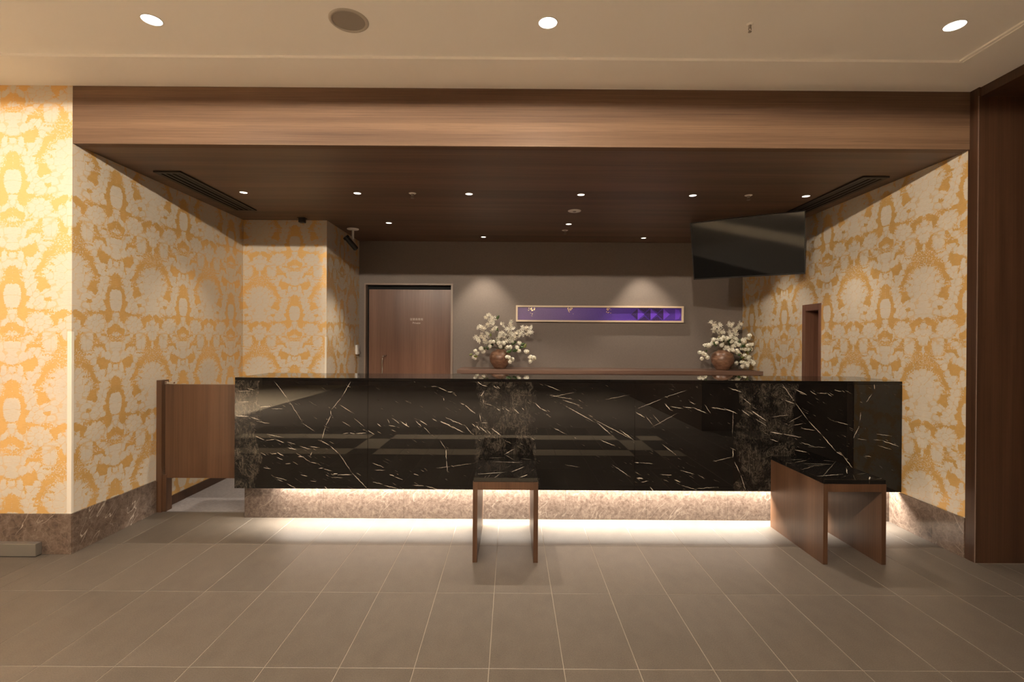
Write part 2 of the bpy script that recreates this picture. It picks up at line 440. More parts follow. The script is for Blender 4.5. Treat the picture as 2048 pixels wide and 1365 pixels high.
def brown_marble(name, k=1.0, vein_amt=0.8, cell=0.16, fine=21.0):
    g = G(name)
    p = g.pos()
    x = g.sep(p)
    w = g.vmath('MULTIPLY_ADD', g.noise(p, 10.0, 3.0, 0.6, 0, True), (0.05, 0.05, 0.05), p)
    n1 = g.noise(w, fine, 5.0, 0.72, 0.2)
    c = g.ramp(n1, [(0.30, (0.070 * k, 0.047 * k, 0.035 * k)), (0.5, (0.125 * k, 0.087 * k, 0.066 * k)), (0.70, (0.185 * k, 0.137 * k, 0.105 * k))])
    # long pale diagonal veins, drawn out and broken
    u = g.math('ADD', g.math('ADD', x[0], x[1]), g.math('MULTIPLY', x[2], -0.9))
    v = g.math('ADD', g.math('MULTIPLY', g.math('ADD', x[0], x[1]), 0.5), x[2])
    q = g.comb(g.math('MULTIPLY', u, 1.0), g.math('MULTIPLY', v, 0.28), 0.0)
    wq = g.vmath('MULTIPLY_ADD', g.noise(p, 14.0, 2.0, 0.6, 0, True), (0.018, 0.018, 0.0), q)
    n2 = g.noise(wq, 7.0, 2.0, 0.55)
    vein = g.math('MULTIPLY', g.step(g.math('ABSOLUTE', g.math('SUBTRACT', n2, 0.5)), 0.0075, 0.0), g.step(g.noise(p, 5.0, 2.0), 0.44, 0.58))
    c = g.mix(g.math('MULTIPLY', vein, vein_amt), c, (0.50, 0.42, 0.34))
    vo2 = g.n('ShaderNodeTexVoronoi', feature='DISTANCE_TO_EDGE')
    g.put(vo2.inputs['Vector'], w); vo2.inputs['Scale'].default_value = 22.0
    c = g.mix(g.math('MULTIPLY', g.step(vo2.outputs['Distance'], 0.07, 0.0), cell), c, (0.34, 0.27, 0.20))
    return g.set(col=c, rough=0.14, spec=0.5)

def tile_mat(name, dark, light):
    g = G(name)
    p = g.pos()
    rnd = g.n('ShaderNodeObjectInfo').outputs['Random']
    sp = g.noise(p, 190.0, 3.0, 0.7)
    br = g.noise(g.vmath('MULTIPLY', p, (1, 0.6, 1)), 14.0, 3.0, 0.6)
    f = g.math('ADD', g.math('MULTIPLY', sp, 0.75), g.math('MULTIPLY', br, 0.25))
    c = g.ramp(f, [(0.32, dark), (0.68, light)])
    k = g.math('MULTIPLY_ADD', rnd, 0.12, 0.94)
    c = g.mix(1.0, c, g.comb(k, k, k), 'MULTIPLY')
    g.bump(sp, 0.06, 0.0006)
    return g.set(col=c, rough=0.42, spec=0.4)

# ------------------------------------------------------------------ materials
WD, WL = (0.050, 0.024, 0.0125), (0.150, 0.080, 0.043)
M = {}
M['wood_x'] = wood('dark walnut, lying grain', 'X', (0.075, 0.040, 0.023), (0.175, 0.104, 0.060), 0.55, 0.3, streak=2.605)
M['soffit'] = wood('dark walnut ceiling veneer', 'X', (0.072, 0.042, 0.028), (0.175, 0.103, 0.067), 0.45)
M['wood_z'] = wood('walnut, upright grain', 'Z', (0.052, 0.024, 0.012), (0.115, 0.058, 0.031), 0.36, shift=3.1)
M['wood_door'] = wood('reddish walnut, upright grain', 'Z', (0.115, 0.052, 0.033), (0.215, 0.112, 0.072), 0.30, shift=5.3)
M['wood_dark'] = wood('very dark walnut, upright grain', 'Z', (0.033, 0.015, 0.008), (0.080, 0.039, 0.021), 0.30, shift=1.7)
M['wood_shelf'] = wood('reddish walnut shelf', 'X', (0.12, 0.066, 0.048), (0.19, 0.115, 0.085), 0.28, shift=2.3)
M['paper_y'] = wallpaper('cream and orange damask, side walls', 'Y')
M['paper_x'] = wallpaper('cream and orange damask, facing walls', 'X')
M['brown'] = brown_marble('brown veined marble')
M['plinth'] = brown_marble('pale brown marble', 0.64, 0.14, 0.05, 40.0)
M['tile'] = tile_mat('grey brown stone tile', (0.068, 0.055, 0.0435), (0.130, 0.108, 0.086))
M['tile_light'] = tile_mat('pale stone tile', (0.52, 0.435, 0.32), (0.66, 0.56, 0.42))
M['grout'] = plain('pale grout', (0.25, 0.212, 0.168), 0.8)
M['ceiling'] = plain('off-white ceiling paint', (0.95, 0.925, 0.88), 0.75, spec=0.25)
M['white'] = plain('white plastic', (0.72, 0.70, 0.66), 0.4)
M['guard'] = plain('ivory corner guard', (0.74, 0.68, 0.58), 0.4)
M['grey_grille'] = plain('grey perforated metal', (0.27, 0.24, 0.21), 0.6)
M['grey_ring'] = plain('grey ring', (0.43, 0.39, 0.34), 0.5)
M['pale'] = plain('pale enamel', (0.80, 0.77, 0.72), 0.4)
M['black'] = plain('black plastic', (0.008, 0.007, 0.006), 0.4)
M['blackgap'] = plain('dark slot', (0.004, 0.0035, 0.003), 0.8)
M['bronze'] = plain('dark bronze metal', (0.030, 0.026, 0.021), 0.45, 0.4)
M['chrome'] = plain('chrome', (0.85, 0.82, 0.78), 0.12, 1.0)
M['steel'] = plain('brushed steel', (0.25, 0.225, 0.195), 0.33, 0.55)
M['screen'] = plain('black glass screen', (0.006, 0.006, 0.006), 0.06, spec=0.6)
M['doorframe'] = plain('taupe door frame', (0.26, 0.19, 0.145), 0.4)
M['hall'] = plain('hall wall paint', (0.66, 0.58, 0.47), 0.7)
M['letter'] = plain('pale lettering', (0.62, 0.50, 0.42), 0.5)

def back_wall_mat():
    g = G('taupe woven wallcovering')
    P = g.pos()
    w = g.noise(g.vmath('MULTIPLY', P, (1, 1, 0.10)), 420.0, 2.0, 0.6)
    w2 = g.noise(g.vmath('MULTIPLY', P, (0.10, 1, 1)), 420.0, 2.0, 0.6)
    f = g.math('MULTIPLY', g.math('ADD', w, w2), 0.5)
    c = g.ramp(f, [(0.35, (0.180, 0.151, 0.130)), (0.65, (0.225, 0.190, 0.165))])
    g.bump(f, 0.05, 0.0006)
    return g.set(col=c, rough=0.7, spec=0.25)
M['backwall'] = back_wall_mat()
def carpet_mat():
    g = G('lilac grey carpet')
    p = g.pos()
    n = g.noise(p, 420.0, 2.0, 0.7)
    n2 = g.noise(p, 45.0, 2.0, 0.6)
    c = g.ramp(g.math('MULTIPLY_ADD', n2, 0.4, g.math('MULTIPLY', n, 0.6)), [(0.33, (0.15, 0.137, 0.136)), (0.67, (0.25, 0.23, 0.23))])
    g.bump(n, 0.5, 0.004)
    return g.set(col=c, rough=0.95, spec=0.1)
M['carpet'] = carpet_mat()
def hall_floor_mat():
    g = G('hall stone floor')
    p = g.pos()
    br = g.n('ShaderNodeTexBrick')
    g.put(br.inputs['Vector'], g.vmath('ADD', p, (0.082, 0.391, 0)))
    br.offset = 0.0
    br.inputs['Scale'].default_value = 1.0
    br.inputs['Brick Width'].default_value = 0.3
    br.inputs['Row Height'].default_value = 0.6
    br.inputs['Mortar Size'].default_value = 0.002
    br.inputs['Color1'].default_value = (0.145, 0.121, 0.10, 1)
    br.inputs['Color2'].default_value = (0.155, 0.13, 0.107, 1)
    br.inputs['Mortar'].default_value = (0.25, 0.212, 0.168, 1)
    return g.set(col=br.outputs[0], rough=0.42, spec=0.4)
M['hall_floor'] = hall_floor_mat()
def emit(name, col, s):
    g = G(name)
    return g.set(col=(0.8, 0.8, 0.8), emis=col, estr=s)
M['lens'] = emit('lit downlight lens', (1.0, 0.93, 0.80), 7.0)
M['lens_small'] = emit('lit small lens', (1.0, 0.90, 0.78), 3.0)
M['led'] = emit('warm white strip', (1.0, 0.94, 0.84), P_LED)
for _k in ('lens', 'lens_small'):
    M[_k].cycles.emission_sampling = 'NONE'      # the lamps in the fittings do the lighting; saves time

# ------------------------------------------------------------------ mesh helpers
def box(bm, x0, x1, y0, y1, z0, z1):
    v = [bm.verts.new(c) for c in ((x0, y0, z0), (x1, y0, z0), (x1, y1, z0), (x0, y1, z0), (x0, y0, z1), (x1, y0, z1), (x1, y1, z1), (x0, y1, z1))]
    fs = [bm.faces.new([v[i] for i in q]) for q in ((0, 3, 2, 1), (4, 5, 6, 7), (0, 1, 5, 4), (2, 3, 7, 6), (1, 2, 6, 5), (3, 0, 4, 7))]
    return fs   # bottom, top, -y, +y, +x, -x
def bx(*a, bev=0.0, seg=2):
    bm = bmesh.new(); box(bm, *a)
    if bev:
        bmesh.ops.bevel(bm, geom=list(bm.edges), offset=bev, segments=seg, profile=0.6, affect='EDGES')
    return bm
def boxes(*lst):
    bm = bmesh.new()
    for a in lst:
        box(bm, *a)
    return bm
def lathe(profile, n=32, c=(0, 0, 0), bm=None, close=True):
    """profile [(r, z)] turned about the vertical through c"""
    bm = bm or bmesh.new()
    rings = []
    for r, z in profile:
        if r < 1e-6:
            rings.append([bm.verts.new((c[0], c[1], c[2] + z))])
        else:
            rings.append([bm.verts.new((c[0] + r * math.cos(2 * PI * i / n), c[1] + r * math.sin(2 * PI * i / n), c[2] + z)) for i in range(n)])
    for a, b in zip(rings, rings[1:]):
        for i in range(n):
            j = (i + 1) % n
            if len(a) == 1 and len(b) == 1:
                continue
            if len(a) == 1:
                bm.faces.new((a[0], b[i], b[j]))
            elif len(b) == 1:
                bm.faces.new((a[i], b[0], a[j]))
            else:
                bm.faces.new((a[i], b[i], b[j], a[j]))
    bmesh.ops.recalc_face_normals(bm, faces=bm.faces)
    return bm
def tube(pts, r, n=8, bm=None, taper=1.0):
    bm = bm or bmesh.new()
    pts = [Vector(p) for p in pts]
    rings = []
    for i, p in enumerate(pts):
        t = (pts[min(i + 1, len(pts) - 1)] - pts[max(i - 1, 0)]).normalized()
        a = t.cross(Vector((0.3, 0.2, 1))).normalized() if abs(t.z) < 0.95 else t.cross(Vector((1, 0, 0))).normalized()
        b = t.cross(a)
        rr = r * (1 + (taper - 1) * i / max(1, len(pts) - 1))
        rings.append([bm.verts.new(p + (a * math.cos(2 * PI * k / n) + b * math.sin(2 * PI * k / n)) * rr) for k in range(n)])
    for A, B in zip(rings, rings[1:]):
        for k in range(n):
            bm.faces.new((A[k], A[(k + 1) % n], B[(k + 1) % n], B[k]))
    bm.faces.new(list(reversed(rings[0]))); bm.faces.new(rings[-1])
    bmesh.ops.recalc_face_normals(bm, faces=bm.faces)
    return bm

def world_loc(o):
    p = Vector((0, 0, 0))
    while o is not None:
        p += o.location; o = o.parent
    return p
def obj(name, bm, mat, parent=None, origin=None, smooth=False):
    """bm in world coordinates -> one mesh object; origin = where its own origin sits"""
    me = bpy.data.meshes.new(name)
    base = Vector(origin) if origin is not None else (world_loc(parent) if parent else Vector((0, 0, 0)))
    bmesh.ops.translate(bm, verts=bm.verts, vec=-base)
    bm.to_mesh(me); bm.free()
    mats = mat if isinstance(mat, (list, tuple)) else [mat]
    for x in mats:
        me.materials.append(M[x] if isinstance(x, str) else x)
    if smooth:
        for f in me.polygons:
            f.use_smooth = True
    o = bpy.data.objects.new(name, me)
    C.objects.link(o)
    if parent is not None:
        o.parent = parent
        o.location = base - world_loc(parent)
    else:
        o.location = base
    return o
def struct(name, bm, mat):
    o = obj(name, bm, mat)
    o['kind'] = 'structure'
    return o
def tag(o, label, cat, group=None):
    o['label'] = label; o['category'] = cat
    if group:
        o['group'] = group
    return o
def thing(name, label, cat, loc, group=None):
    o = bpy.data.objects.new(name, None)
    o.empty_display_size = 0.05
    o.location = loc
    C.objects.link(o)
    return tag(o, label, cat, group)

# ------------------------------------------------------------------ setting: floor
TG = 0.0016
TX0, TY0 = -0.082, 2.009
rows = [(3.209, 3.80), (2.609, 3.209), (2.009, 2.609), (1.409, 2.009), (1.109, 1.409), (0.509, 1.109), (0.209, 0.509), (-0.391, 0.209)]
K0, K1 = -12, 11
XT0, XT1 = TX0 + 0.3 * K0, TX0 + 0.3 * K1
floor = struct('floor', boxes((XT0, XT1, -0.391, 3.055, -0.05, -0.0014), (XL, XR, 3.055, 3.80, -0.05, -0.0014)), 'grout')
shared = {}
for ri, (ya, yb) in enumerate(rows):
    for k in range(K0, K1):
        xa, xb = TX0 + 0.3 * k, TX0 + 0.3 * (k + 1)
        pieces = [(xa + TG, xb - TG, ya + TG, yb - TG)]
        if ya >= 3.2:
            x0, x1 = max(xa + TG, XL + 0.002), min(xb - TG, XR - 0.002)
            if x1 - x0 < 0.02:
                continue
            pieces = [(x0, x1, ya + TG, yb - TG)]
        elif yb > YF:                        # the row that meets the front wall: tiles cut round the piers
            cut_l, cut_r = YF - 0.004, 2.99
            if xb <= XL:
                pieces = [(xa + TG, xb - TG, ya + TG, cut_l)]
            elif xa < XL:
                pieces = [(xa + TG, XL, ya + TG, cut_l), (XL, xb - TG, ya + TG, yb - TG)]
            elif xa >= 2.776:
                pieces = [(xa + TG, xb - TG, ya + TG, cut_r)]
            elif xb > 2.776:
                pieces = [(xa + TG, 2.776, ya + TG, yb - TG), (2.776, xb - TG, ya + TG, cut_r)]
        light = False
        kx = round((xa - TX0) / 0.3)
        if ri in (4, 6):
            light = kx < 6 and kx not in (-6, 5) or kx == 6
        elif ri == 5:
            light = kx in (-6, 5)
        if kx > 6:
            light = False
        for (x0, x1, y0, y1) in pieces:
            dims = (round(x1 - x0, 4), round(y1 - y0, 4), light)
            if dims not in shared:
                bm = bx(0, x1 - x0, 0, y1 - y0, -0.012, 0, bev=0.0008, seg=1)
                me = bpy.data.meshes.new('floor_tile')
                bm.to_mesh(me); bm.free()
                me.materials.append(M['tile_light' if light else 'tile'])
                shared[dims] = me
            o = bpy.data.objects.new('floor_tile', shared[dims])
            o.location = (x0, y0, 0)
            o.parent = floor
            C.objects.link(o)
struct('floor', bx(-7, -4.6, -7, YF - 0.4, -0.05, 0), 'tile_light')     # unseen pale floor, added to bounce light up to the ceiling
struct('floor', boxes((-4.6, XT0, -7, YF, -0.05, 0), (-7, -4.6, YF - 0.4, YF, -0.05, 0), (XT1, 6, -7, 3.0, -0.05, 0), (XT0, XT1, -7, -0.391, -0.05, 0)), 'hall_floor')
struct('floor', bx(XL, XR, 3.80, YB, -0.05, 0.003), 'carpet')

# ------------------------------------------------------------------ setting: ceilings, beam, walls
def ceiling_mesh():
    bm = bmesh.new()
    ix0, ix1, iy0, iy1 = -6.3, 2.445, -6.3, 2.737
    box(bm, -7, 6, iy1, YF, ZC, ZC + 0.06)
    box(bm, ix1, 6, -7, iy1, ZC, ZC + 0.06)
    box(bm, -7, ix0, -7, iy1, ZC, ZC + 0.06)
    box(bm, ix0, ix1, -7, iy0, ZC, ZC + 0.06)
    box(bm, ix0, ix1, iy0, iy1, ZC + 0.014, ZC + 0.06)
    # small stepped bead along the raised field
    box(bm, ix1 - 0.016, ix1, iy0, iy1, ZC + 0.005, ZC + 0.016)
    return bm
struct('ceiling', ceiling_mesh(), 'ceiling')
struct('trim_1', bx(XL, 2.778, YF, YF + 0.06, ZS, ZC, bev=0.0015), 'wood_x')                     # fascia beam
struct('ceiling', boxes((XL, XR, YF + 0.06, 6.035, ZS + 0.0005, ZS + 0.06), (XL, XR, 6.035, YB, ZS + 0.04, ZS + 0.06)), 'soffit')

T_ = 0.0012
wl = struct('wall_left', bx(-7, XL, YF, 6.3, 0, ZC), 'hall')
paper_sheet('wallpaper', 'X', YF - T_, [(-4.4, XL + T_, 0.0, ZC)], -3.03, 'paper_x', wl)
paper_sheet('wallpaper', 'Y', XL + T_, [(YF - T_, YA, 0.0, ZS)], 3.394, 'paper_y', wl)
wa = struct('wall_alcove', bx(XL, XA, YA, 6.3, 0, ZS + 0.05), 'hall')
paper_sheet('wallpaper', 'X', YA - T_, [(XL, XA + T_, 0.0, ZS)], -2.156, 'paper_x', wa)
paper_sheet('wallpaper', 'Y', XA + T_, [(YA - T_, YB, 0.6, ZS)], 5.45, 'paper_y', wa)
DX0, DX1, DZ = -1.772, -0.706, 1.988     # outer edges of the door frame
struct('wall_back', boxes((XA, DX0, YB, YB + 0.12, 0, ZS + 0.05), (DX1, XR, YB, YB + 0.12, 0, ZS + 0.05), (DX0, DX1, YB, YB + 0.12, DZ, ZS + 0.05)), 'backwall')
NY0, NY1, NZ0, NZ1 = 4.516, 4.803, 0.25, 1.667   # niche in the right wall
wr = struct('wall_right', boxes((XR, XR + 0.25, 3.066, NY0, 0, ZS + 0.05), (XR, XR + 0.25, NY1, 6.3, 0, ZS + 0.05),
                                (XR, XR + 0.25, NY0, NY1, 0, NZ0), (XR, XR + 0.25, NY0, NY1, NZ1, ZS + 0.05)), 'hall')
paper_sheet('wallpaper', 'Y', XR - T_, [(3.066, NY0, 0.0, ZS), (NY1, YB, 0.6, ZS), (NY0, NY1, 0.0, NZ0), (NY0, NY1, NZ1, ZS)], 3.743, 'paper_y', wr)
# passage on the right: dark panelled wall facing the hall, lintel, lid
struct('wall_passage', bx(2.778, 6.0, 2.997, 3.066, 0, ZC), 'wood_dark')
M['edge'] = plain('worn brown edge band', (0.15, 0.105, 0.08), 0.4)
struct('trim_2', bx(2.7772, 2.7800, 2.9962, 3.001, 0, 2.79), 'edge')                          # pale edge strip on the corner
struct('trim_3', bx(2.79, 2.86, -0.2, 2.997, 2.787, ZC), 'wood_dark')
struct('ceiling', bx(2.86, 6.0, -0.2, 2.997, 2.787, ZC), 'wood_dark')
struct('wall_passage_end', bx(5.9, 6.0, -0.2, 2.997, 0, 2.787), 'wood_dark')
struct('wall_hall_right', bx(2.79, 6.0, -7, -0.2, 0, ZC), 'wood_dark')
struct('wall_hall_rear', bx(-7, 2.79, -7.1, -7, 0, ZC), 'wood_dark')
struct('wall_hall_left', bx(-7.1, -7, -7, YF, 0, ZC), 'hall')

# marble skirting, stone by stone
BH = 0.244
sk = struct('baseboard_left', boxes((-7, -3.9, YF - 0.004, YF, 0, BH)), 'brown')
for (a, b) in ((-3.9, -3.30), (-3.30, XL + 0.012)):
    obj('skirting_stone', bx(a + .0005, b - .0005, YF - 0.012, YF, 0, BH, bev=0.001, seg=1), 'brown', sk)
for (a, b) in ((YF, 3.43), (3.43, 3.775)):
    obj('skirting_stone', bx(XL, XL + 0.012, a + .0005, b - .0005, 0, BH, bev=0.001, seg=1), 'brown', sk)
sr = struct('baseboard_right', bx(XR - 0.004, XR, 3.60, 3.685, 0, BH), 'brown')
for (a, b, z0, z1) in ((3.067, 3.30, 0, BH), (3.30, 3.60, 0, BH)):
    obj('skirting_stone', bx(XR - 0.012, XR, a + .0004, b - .0004, z0, z1, bev=0.001, seg=1), 'brown', sr)
struct('baseboard_alcove', boxes((XL, XL + 0.012, 3.87, YA, 0, 0.075), (XL, XA, YA - 0.012, YA, 0, 0.075)), 'wood_dark')

# corner guards
def guard(label, cx, cy, z0, z1, w, dx=1):
    bm = bx(cx - w, cx + 0.0035, cy - 0.0035, cy + w * 0.6, z0, z1, bev=0.0015)
    tag(obj('corner_guard', bm, 'guard', origin=(cx, cy, z0)), label, 'corner guard', 'ivory corner guards')
guard('tall ivory corner guard at the edge of the bright front wall', XL, YF, BH, 1.35, 0.024)
guard('ivory corner guard on the far alcove corner above the counter', XA, YA, 0.075, 1.335, 0.014)

# steel box at the foot of the front wall
sb = thing('steel_floor_box', 'low brushed steel box at the foot of the left front wall', 'steel box', (-3.6, 3.0, 0))
obj('cover', bx(-4.4, -2.834, 3.002, YF - 0.0125, 0.004, 0.078, bev=0.002), 'steel', sb)
obj('base', bx(-4.395, -2.838, 3.006, YF - 0.0125, 0, 0.004), 'black', sb)

# ------------------------------------------------------------------ downlights and other ceiling fittings
def spot(parent, loc, power, size, blend, radius, aim=None, col=WARM):
    L = bpy.data.lights.new('lamp', 'SPOT')
    L.energy = power
    L.color = col
    L.spot_size = math.radians(size)
    L.spot_blend = blend
    L.shadow_soft_size = radius
    o = bpy.data.objects.new('lamp', L)
    C.objects.link(o)
    o.parent = parent
    o.location = Vector(loc) - world_loc(parent)
    if aim is not None:
        o.rotation_euler = (Vector(aim) - Vector(loc)).to_track_quat('-Z', 'Y').to_euler()
    return o
def downlight(name, label, x, y, z, r, mat, power, size, blend, group, ring='white', aim=None):
    t = thing(name, label, 'downlight', (x, y, z), group)
    obj('trim_ring', lathe([(r * 0.97, -0.0005), (r * 0.985, -0.003), (r * 1.04, -0.002), (r * 1.05, 0.0005)], 32, (x, y, z)), ring, t, smooth=True)
    obj('lens', lathe([(0, -0.0025), (r * 0.5, -0.0024), (r * 0.98, -0.0012)], 32, (x, y, z)), mat, t, smooth=True)
    spot(t, (x, y, z - 0.012), power, size, blend, r * 0.6, aim)
    return t
ZP = ZC + 0.014
for (x, lab) in ((-1.75, 'large round ceiling downlight nearest the bright front wall'), (0.167, 'large round ceiling downlight in the middle of the hall ceiling'),
                 (2.139, 'large round ceiling downlight nearest the dark wood passage')):
    downlight('ceiling_downlight', lab, x, 2.438, ZP, 0.045, 'lens', P_FRONT * (0.12 if x > 2 else 1.0), 160, 1.0, 'large hall downlights')
OUT = 'hall downlights out of the picture'
for (x, y) in [(-3.68, 2.438), (-5.6, 0.49)] + [(-5.6, -1.46), (-5.6, -3.4)] + [(x, y) for y in (0.49, -1.46, -3.4) for x in (-3.68, -1.75, 0.167, 2.139)]:
    if y > 2:
        a_ = (P_FRONT * 0.6, 160, 1.0)
    elif y > 0:
        a_ = (P_HALL * {2.139: 0.10, 0.167: 1.25, -1.75: 1.0, -3.68: 0.36}.get(x, 0.12), 176.6, 0.02)     # outer ones dimmed
    else:
        a_ = (P_HALL * (7.0 if x < -5 else 2.6), 92, 0.5)        # left-wing pair added, unseen and strongest, to bounce light onto the ceiling
    downlight('ceiling_downlight', 'unseen large round ceiling downlight in the hall', x, y, ZP, 0.045, 'lens', *a_, OUT)
words = ['leftmost', 'second from left', 'third from left', 'fourth from left', 'fifth from left', 'rightmost']
for w, x in zip(words, (-2.165, -1.249, -0.349, 0.553, 1.455, 2.368)):
    downlight('counter_downlight', f'small recessed spotlight over the counter, {w} of the front row of six', x, 4.054, ZS, 0.029, 'lens_small', P_SOFFIT * (0.2 if abs(x) > 2 else 1.0), 84, 0.6, 'small downlights over the counter')
for lab, x in (('small recessed spotlight in the wood ceiling in front of the private door', -1.247), ('small recessed spotlight beside the round ceiling plate, above the middle', 0.571),
               ('small recessed spotlight hidden behind the hanging screen', 2.39)):
    downlight('rear_downlight', lab, x, 5.085, ZS, 0.029, 'lens_small', P_BACK * (0.3 if x > 2 else 1.0), 84, 0.6, 'small downlights behind the counter')
for lab, x, ax in (('small wall spotlight above the left flower vase', -0.327, -0.33), ('small tilted wall spotlight above the right part of the purple picture', 1.504, 1.66)):
    downlight('wall_spotlight', lab, x, 5.75, ZS, 0.028, 'lens_small', P_WASH, 74, 0.6, 'wall spotlights', aim=(ax, 5.80, 0.9))

t = thing('ceiling_speaker', 'round grey ceiling speaker left of the middle downlight', 'speaker', (-0.796, 2.435, ZP))
obj('ring', lathe([(0.0755, -0.001), (0.078, -0.005), (0.090, -0.004), (0.0945, 0.0005)], 48, (-0.796, 2.435, ZP)), 'grey_ring', t, smooth=True)
obj('grille', lathe([(0, -0.0035), (0.06, -0.003), (0.076, -0.0015)], 48, (-0.796, 2.435, ZP)), 'grey_grille', t, smooth=True)

def sprinkler(label, x, y, z, r, mat, body):
    t = thing('fire_sprinkler', label, 'sprinkler', (x, y, z), 'ceiling sprinklers')
    obj('escutcheon', lathe([(r * 0.4, -0.006), (r * 0.8, -0.004), (r, 0)], 24, (x, y, z)), mat, t, smooth=True)
    obj('body', lathe([(r * 0.4, -0.005), (r * 0.36, -0.016), (r * 0.22, -0.020)], 16, (x, y, z)), body, t, smooth=True)
    for s in (-1, 1):
        obj('yoke_arm', tube([(x + s * r * 0.3, y, z - 0.016), (x + s * r * 0.34, y, z - 0.026), (x, y, z - 0.036)], 0.0022, 6), body, t)
    obj('deflector', lathe([(0, -0.040), (r * 0.46, -0.039), (r * 0.46, -0.036), (0, -0.036)], 20, (x, y, z)), body, t)
sprinkler('small metal sprinkler head in the pale hall ceiling', 1.146, 2.439, ZP, 0.017, 'ceiling', 'grey_grille')
sprinkler('pale sprinkler head between second and third spotlight of the front row', -0.804, 4.051, ZS, 0.030, 'pale', 'steel')
sprinkler('pale sprinkler head between fifth and rightmost spotlight of the front row', 1.899, 4.044, ZS, 0.030, 'pale', 'steel')
sprinkler('small sprinkler head in the wood ceiling nearest the back wall', 0.565, 5.377, ZS, 0.034, 'pale', 'steel')
t = thing('ceiling_plate', 'flat round pale plate in the wood ceiling over the counter', 'ceiling plate', (0.565, 4.565, ZS))
obj('disc', lathe([(0, -0.006), (0.05, -0.006), (0.057, -0.004), (0.0595, 0)], 40, (0.565, 4.565, ZS)), 'pale', t, smooth=True)
obj('latch', lathe([(0.016, -0.006), (0.014, -0.0085), (0, -0.0085)], 20, (0.565, 4.565, ZS)), 'grey_grille', t)
t = thing('ceiling_sensor', 'small black box on the wood ceiling above the alcove wall', 'sensor', (-2.047, 4.90, ZS))
obj('housing', bx(-2.075, -2.019, 4.88, 4.93, ZS - 0.045, ZS, bev=0.004), 'black', t)
obj('mounting_plate', bx(-2.083, -2.011, 4.872, 4.938, ZS - 0.004, ZS), 'bronze', t)

def slot_vent(label, x0, x1, y0, y1):
    t = thing('slot_vent', label, 'air vent', ((x0 + x1) / 2, (y0 + y1) / 2, ZS), 'linear ceiling vents')
    z = ZS
    obj('frame', boxes((x0, x1, y0, y0 + 0.030, z - 0.010, z), (x0, x1, y1 - 0.030, y1, z - 0.010, z),
                       (x0, x0 + 0.030, y0 + 0.030, y1 - 0.030, z - 0.010, z), (x1 - 0.030, x1, y0 + 0.030, y1 - 0.030, z - 0.010, z)), 'bronze', t)
    obj('slot', bx(x0 + 0.03, x1 - 0.03, y0 + 0.03, y1 - 0.03, z - 0.001, z), 'blackgap', t)
    w = x1 - x0 - 0.06
    for i in range(3):
        c = x0 + 0.03 + w * (i + 0.5) / 3
        bm = bx(c - 0.010, c + 0.010, y0 + 0.03, y1 - 0.03, z - 0.007, z - 0.001)
        obj('blade', bm, 'bronze', t)
slot_vent('dark linear air vent in the wood ceiling along the left wall', -2.53, -2.338, 3.545, 4.606)
slot_vent('dark linear air vent in the wood ceiling along the right wall', 2.480, 2.668, 3.555, 4.606)

# security camera
t = thing('security_camera', 'small black security camera on a white ceiling stem near the private door', 'camera', (-1.70, 5.373, ZS))
obj('ceiling_flange', lathe([(0.062, 0), (0.060, -0.008), (0.02, -0.014), (0, -0.014)], 28, (-1.70, 5.373, ZS)), 'white', t, smooth=True)
obj('stem', lathe([(0.012, -0.012), (0.012, -0.11), (0.0, -0.112)], 16, (-1.70, 5.373, ZS)), 'white', t, smooth=True)
bm = lathe([(0, -0.085), (0.024, -0.085), (0.028, -0.075), (0.028, 0.055), (0.033, 0.06), (0.033, 0.085), (0, 0.085)], 20)
bmesh.ops.transform(bm, matrix=Matrix.Translation((-1.713, 5.35, ZS - 0.155)) @ Euler((math.radians(25), math.radians(-38), 0)).to_matrix().to_4x4(), verts=bm.verts)
obj('body', bm, 'black', t, smooth=False)
bm = lathe([(0, -0.088), (0.018, -0.088), (0.018, -0.084)], 20)
bmesh.ops.transform(bm, matrix=Matrix.Translation((-1.713, 5.35, ZS - 0.155)) @ Euler((math.radians(25), math.radians(-38), 0)).to_matrix().to_4x4(), verts=bm.verts)
obj('lens', bm, 'screen', t)

# ------------------------------------------------------------------ reception counter
ct = thing('reception_counter', 'long black veined marble reception counter, glowing underneath', 'counter', (0.4, 3.8, 0))
seams = [CL, -1.017, -0.067, 0.881, 1.831, XR - 0.002]
clouds = {0: [(CL + 0.03, 0.15)], 1: [(-0.03, 0.22)], 2: [(-0.03, 0.22)], 3: [(1.80, 0.19)], 4: [(1.86, 0.17)]}
for i in range(5):
    a, b = seams[i], seams[i + 1]
    st = [s for s in STREAKS if s[0] + s[2] > a - 0.02 and s[0] - s[2] < b + 0.02]
    mat = black_marble(f'black marble slab {i}', st, clouds[i])
    g_ = 0.0006
    obj('front_slab', bx(a + g_, b - g_, CY, CY + 0.020, CB, CT - 0.0215, bev=0.0006, seg=1), mat, ct)
mt = black_marble('black marble top', [], [], flat=True)
M['marble_top'] = mt
for i in range(5):
    a, b = seams[i], seams[i + 1]
    obj('top_slab', bx(a + 0.0004, b - 0.0004, CY, 4.066, CT - 0.0205, CT, bev=0.0008, seg=1), mt, ct)
obj('end_slab', bx(CL, CL + 0.02, CY + 0.0205, 4.05, CB, CT - 0.0215), mt, ct)
obj('carcass', boxes((CL + 0.021, XR - 0.003, CY + 0.0205, 4.05, 0.300, CT - 0.021), (CL + 0.02, XR - 0.003, 3.706, 4.03, 0.0, 0.300)), 'wood_dark', ct)
pl = [CL + 0.012, -1.372, -0.782, -0.188, 0.405, 0.999, 1.594, 2.190, XR - 0.003]
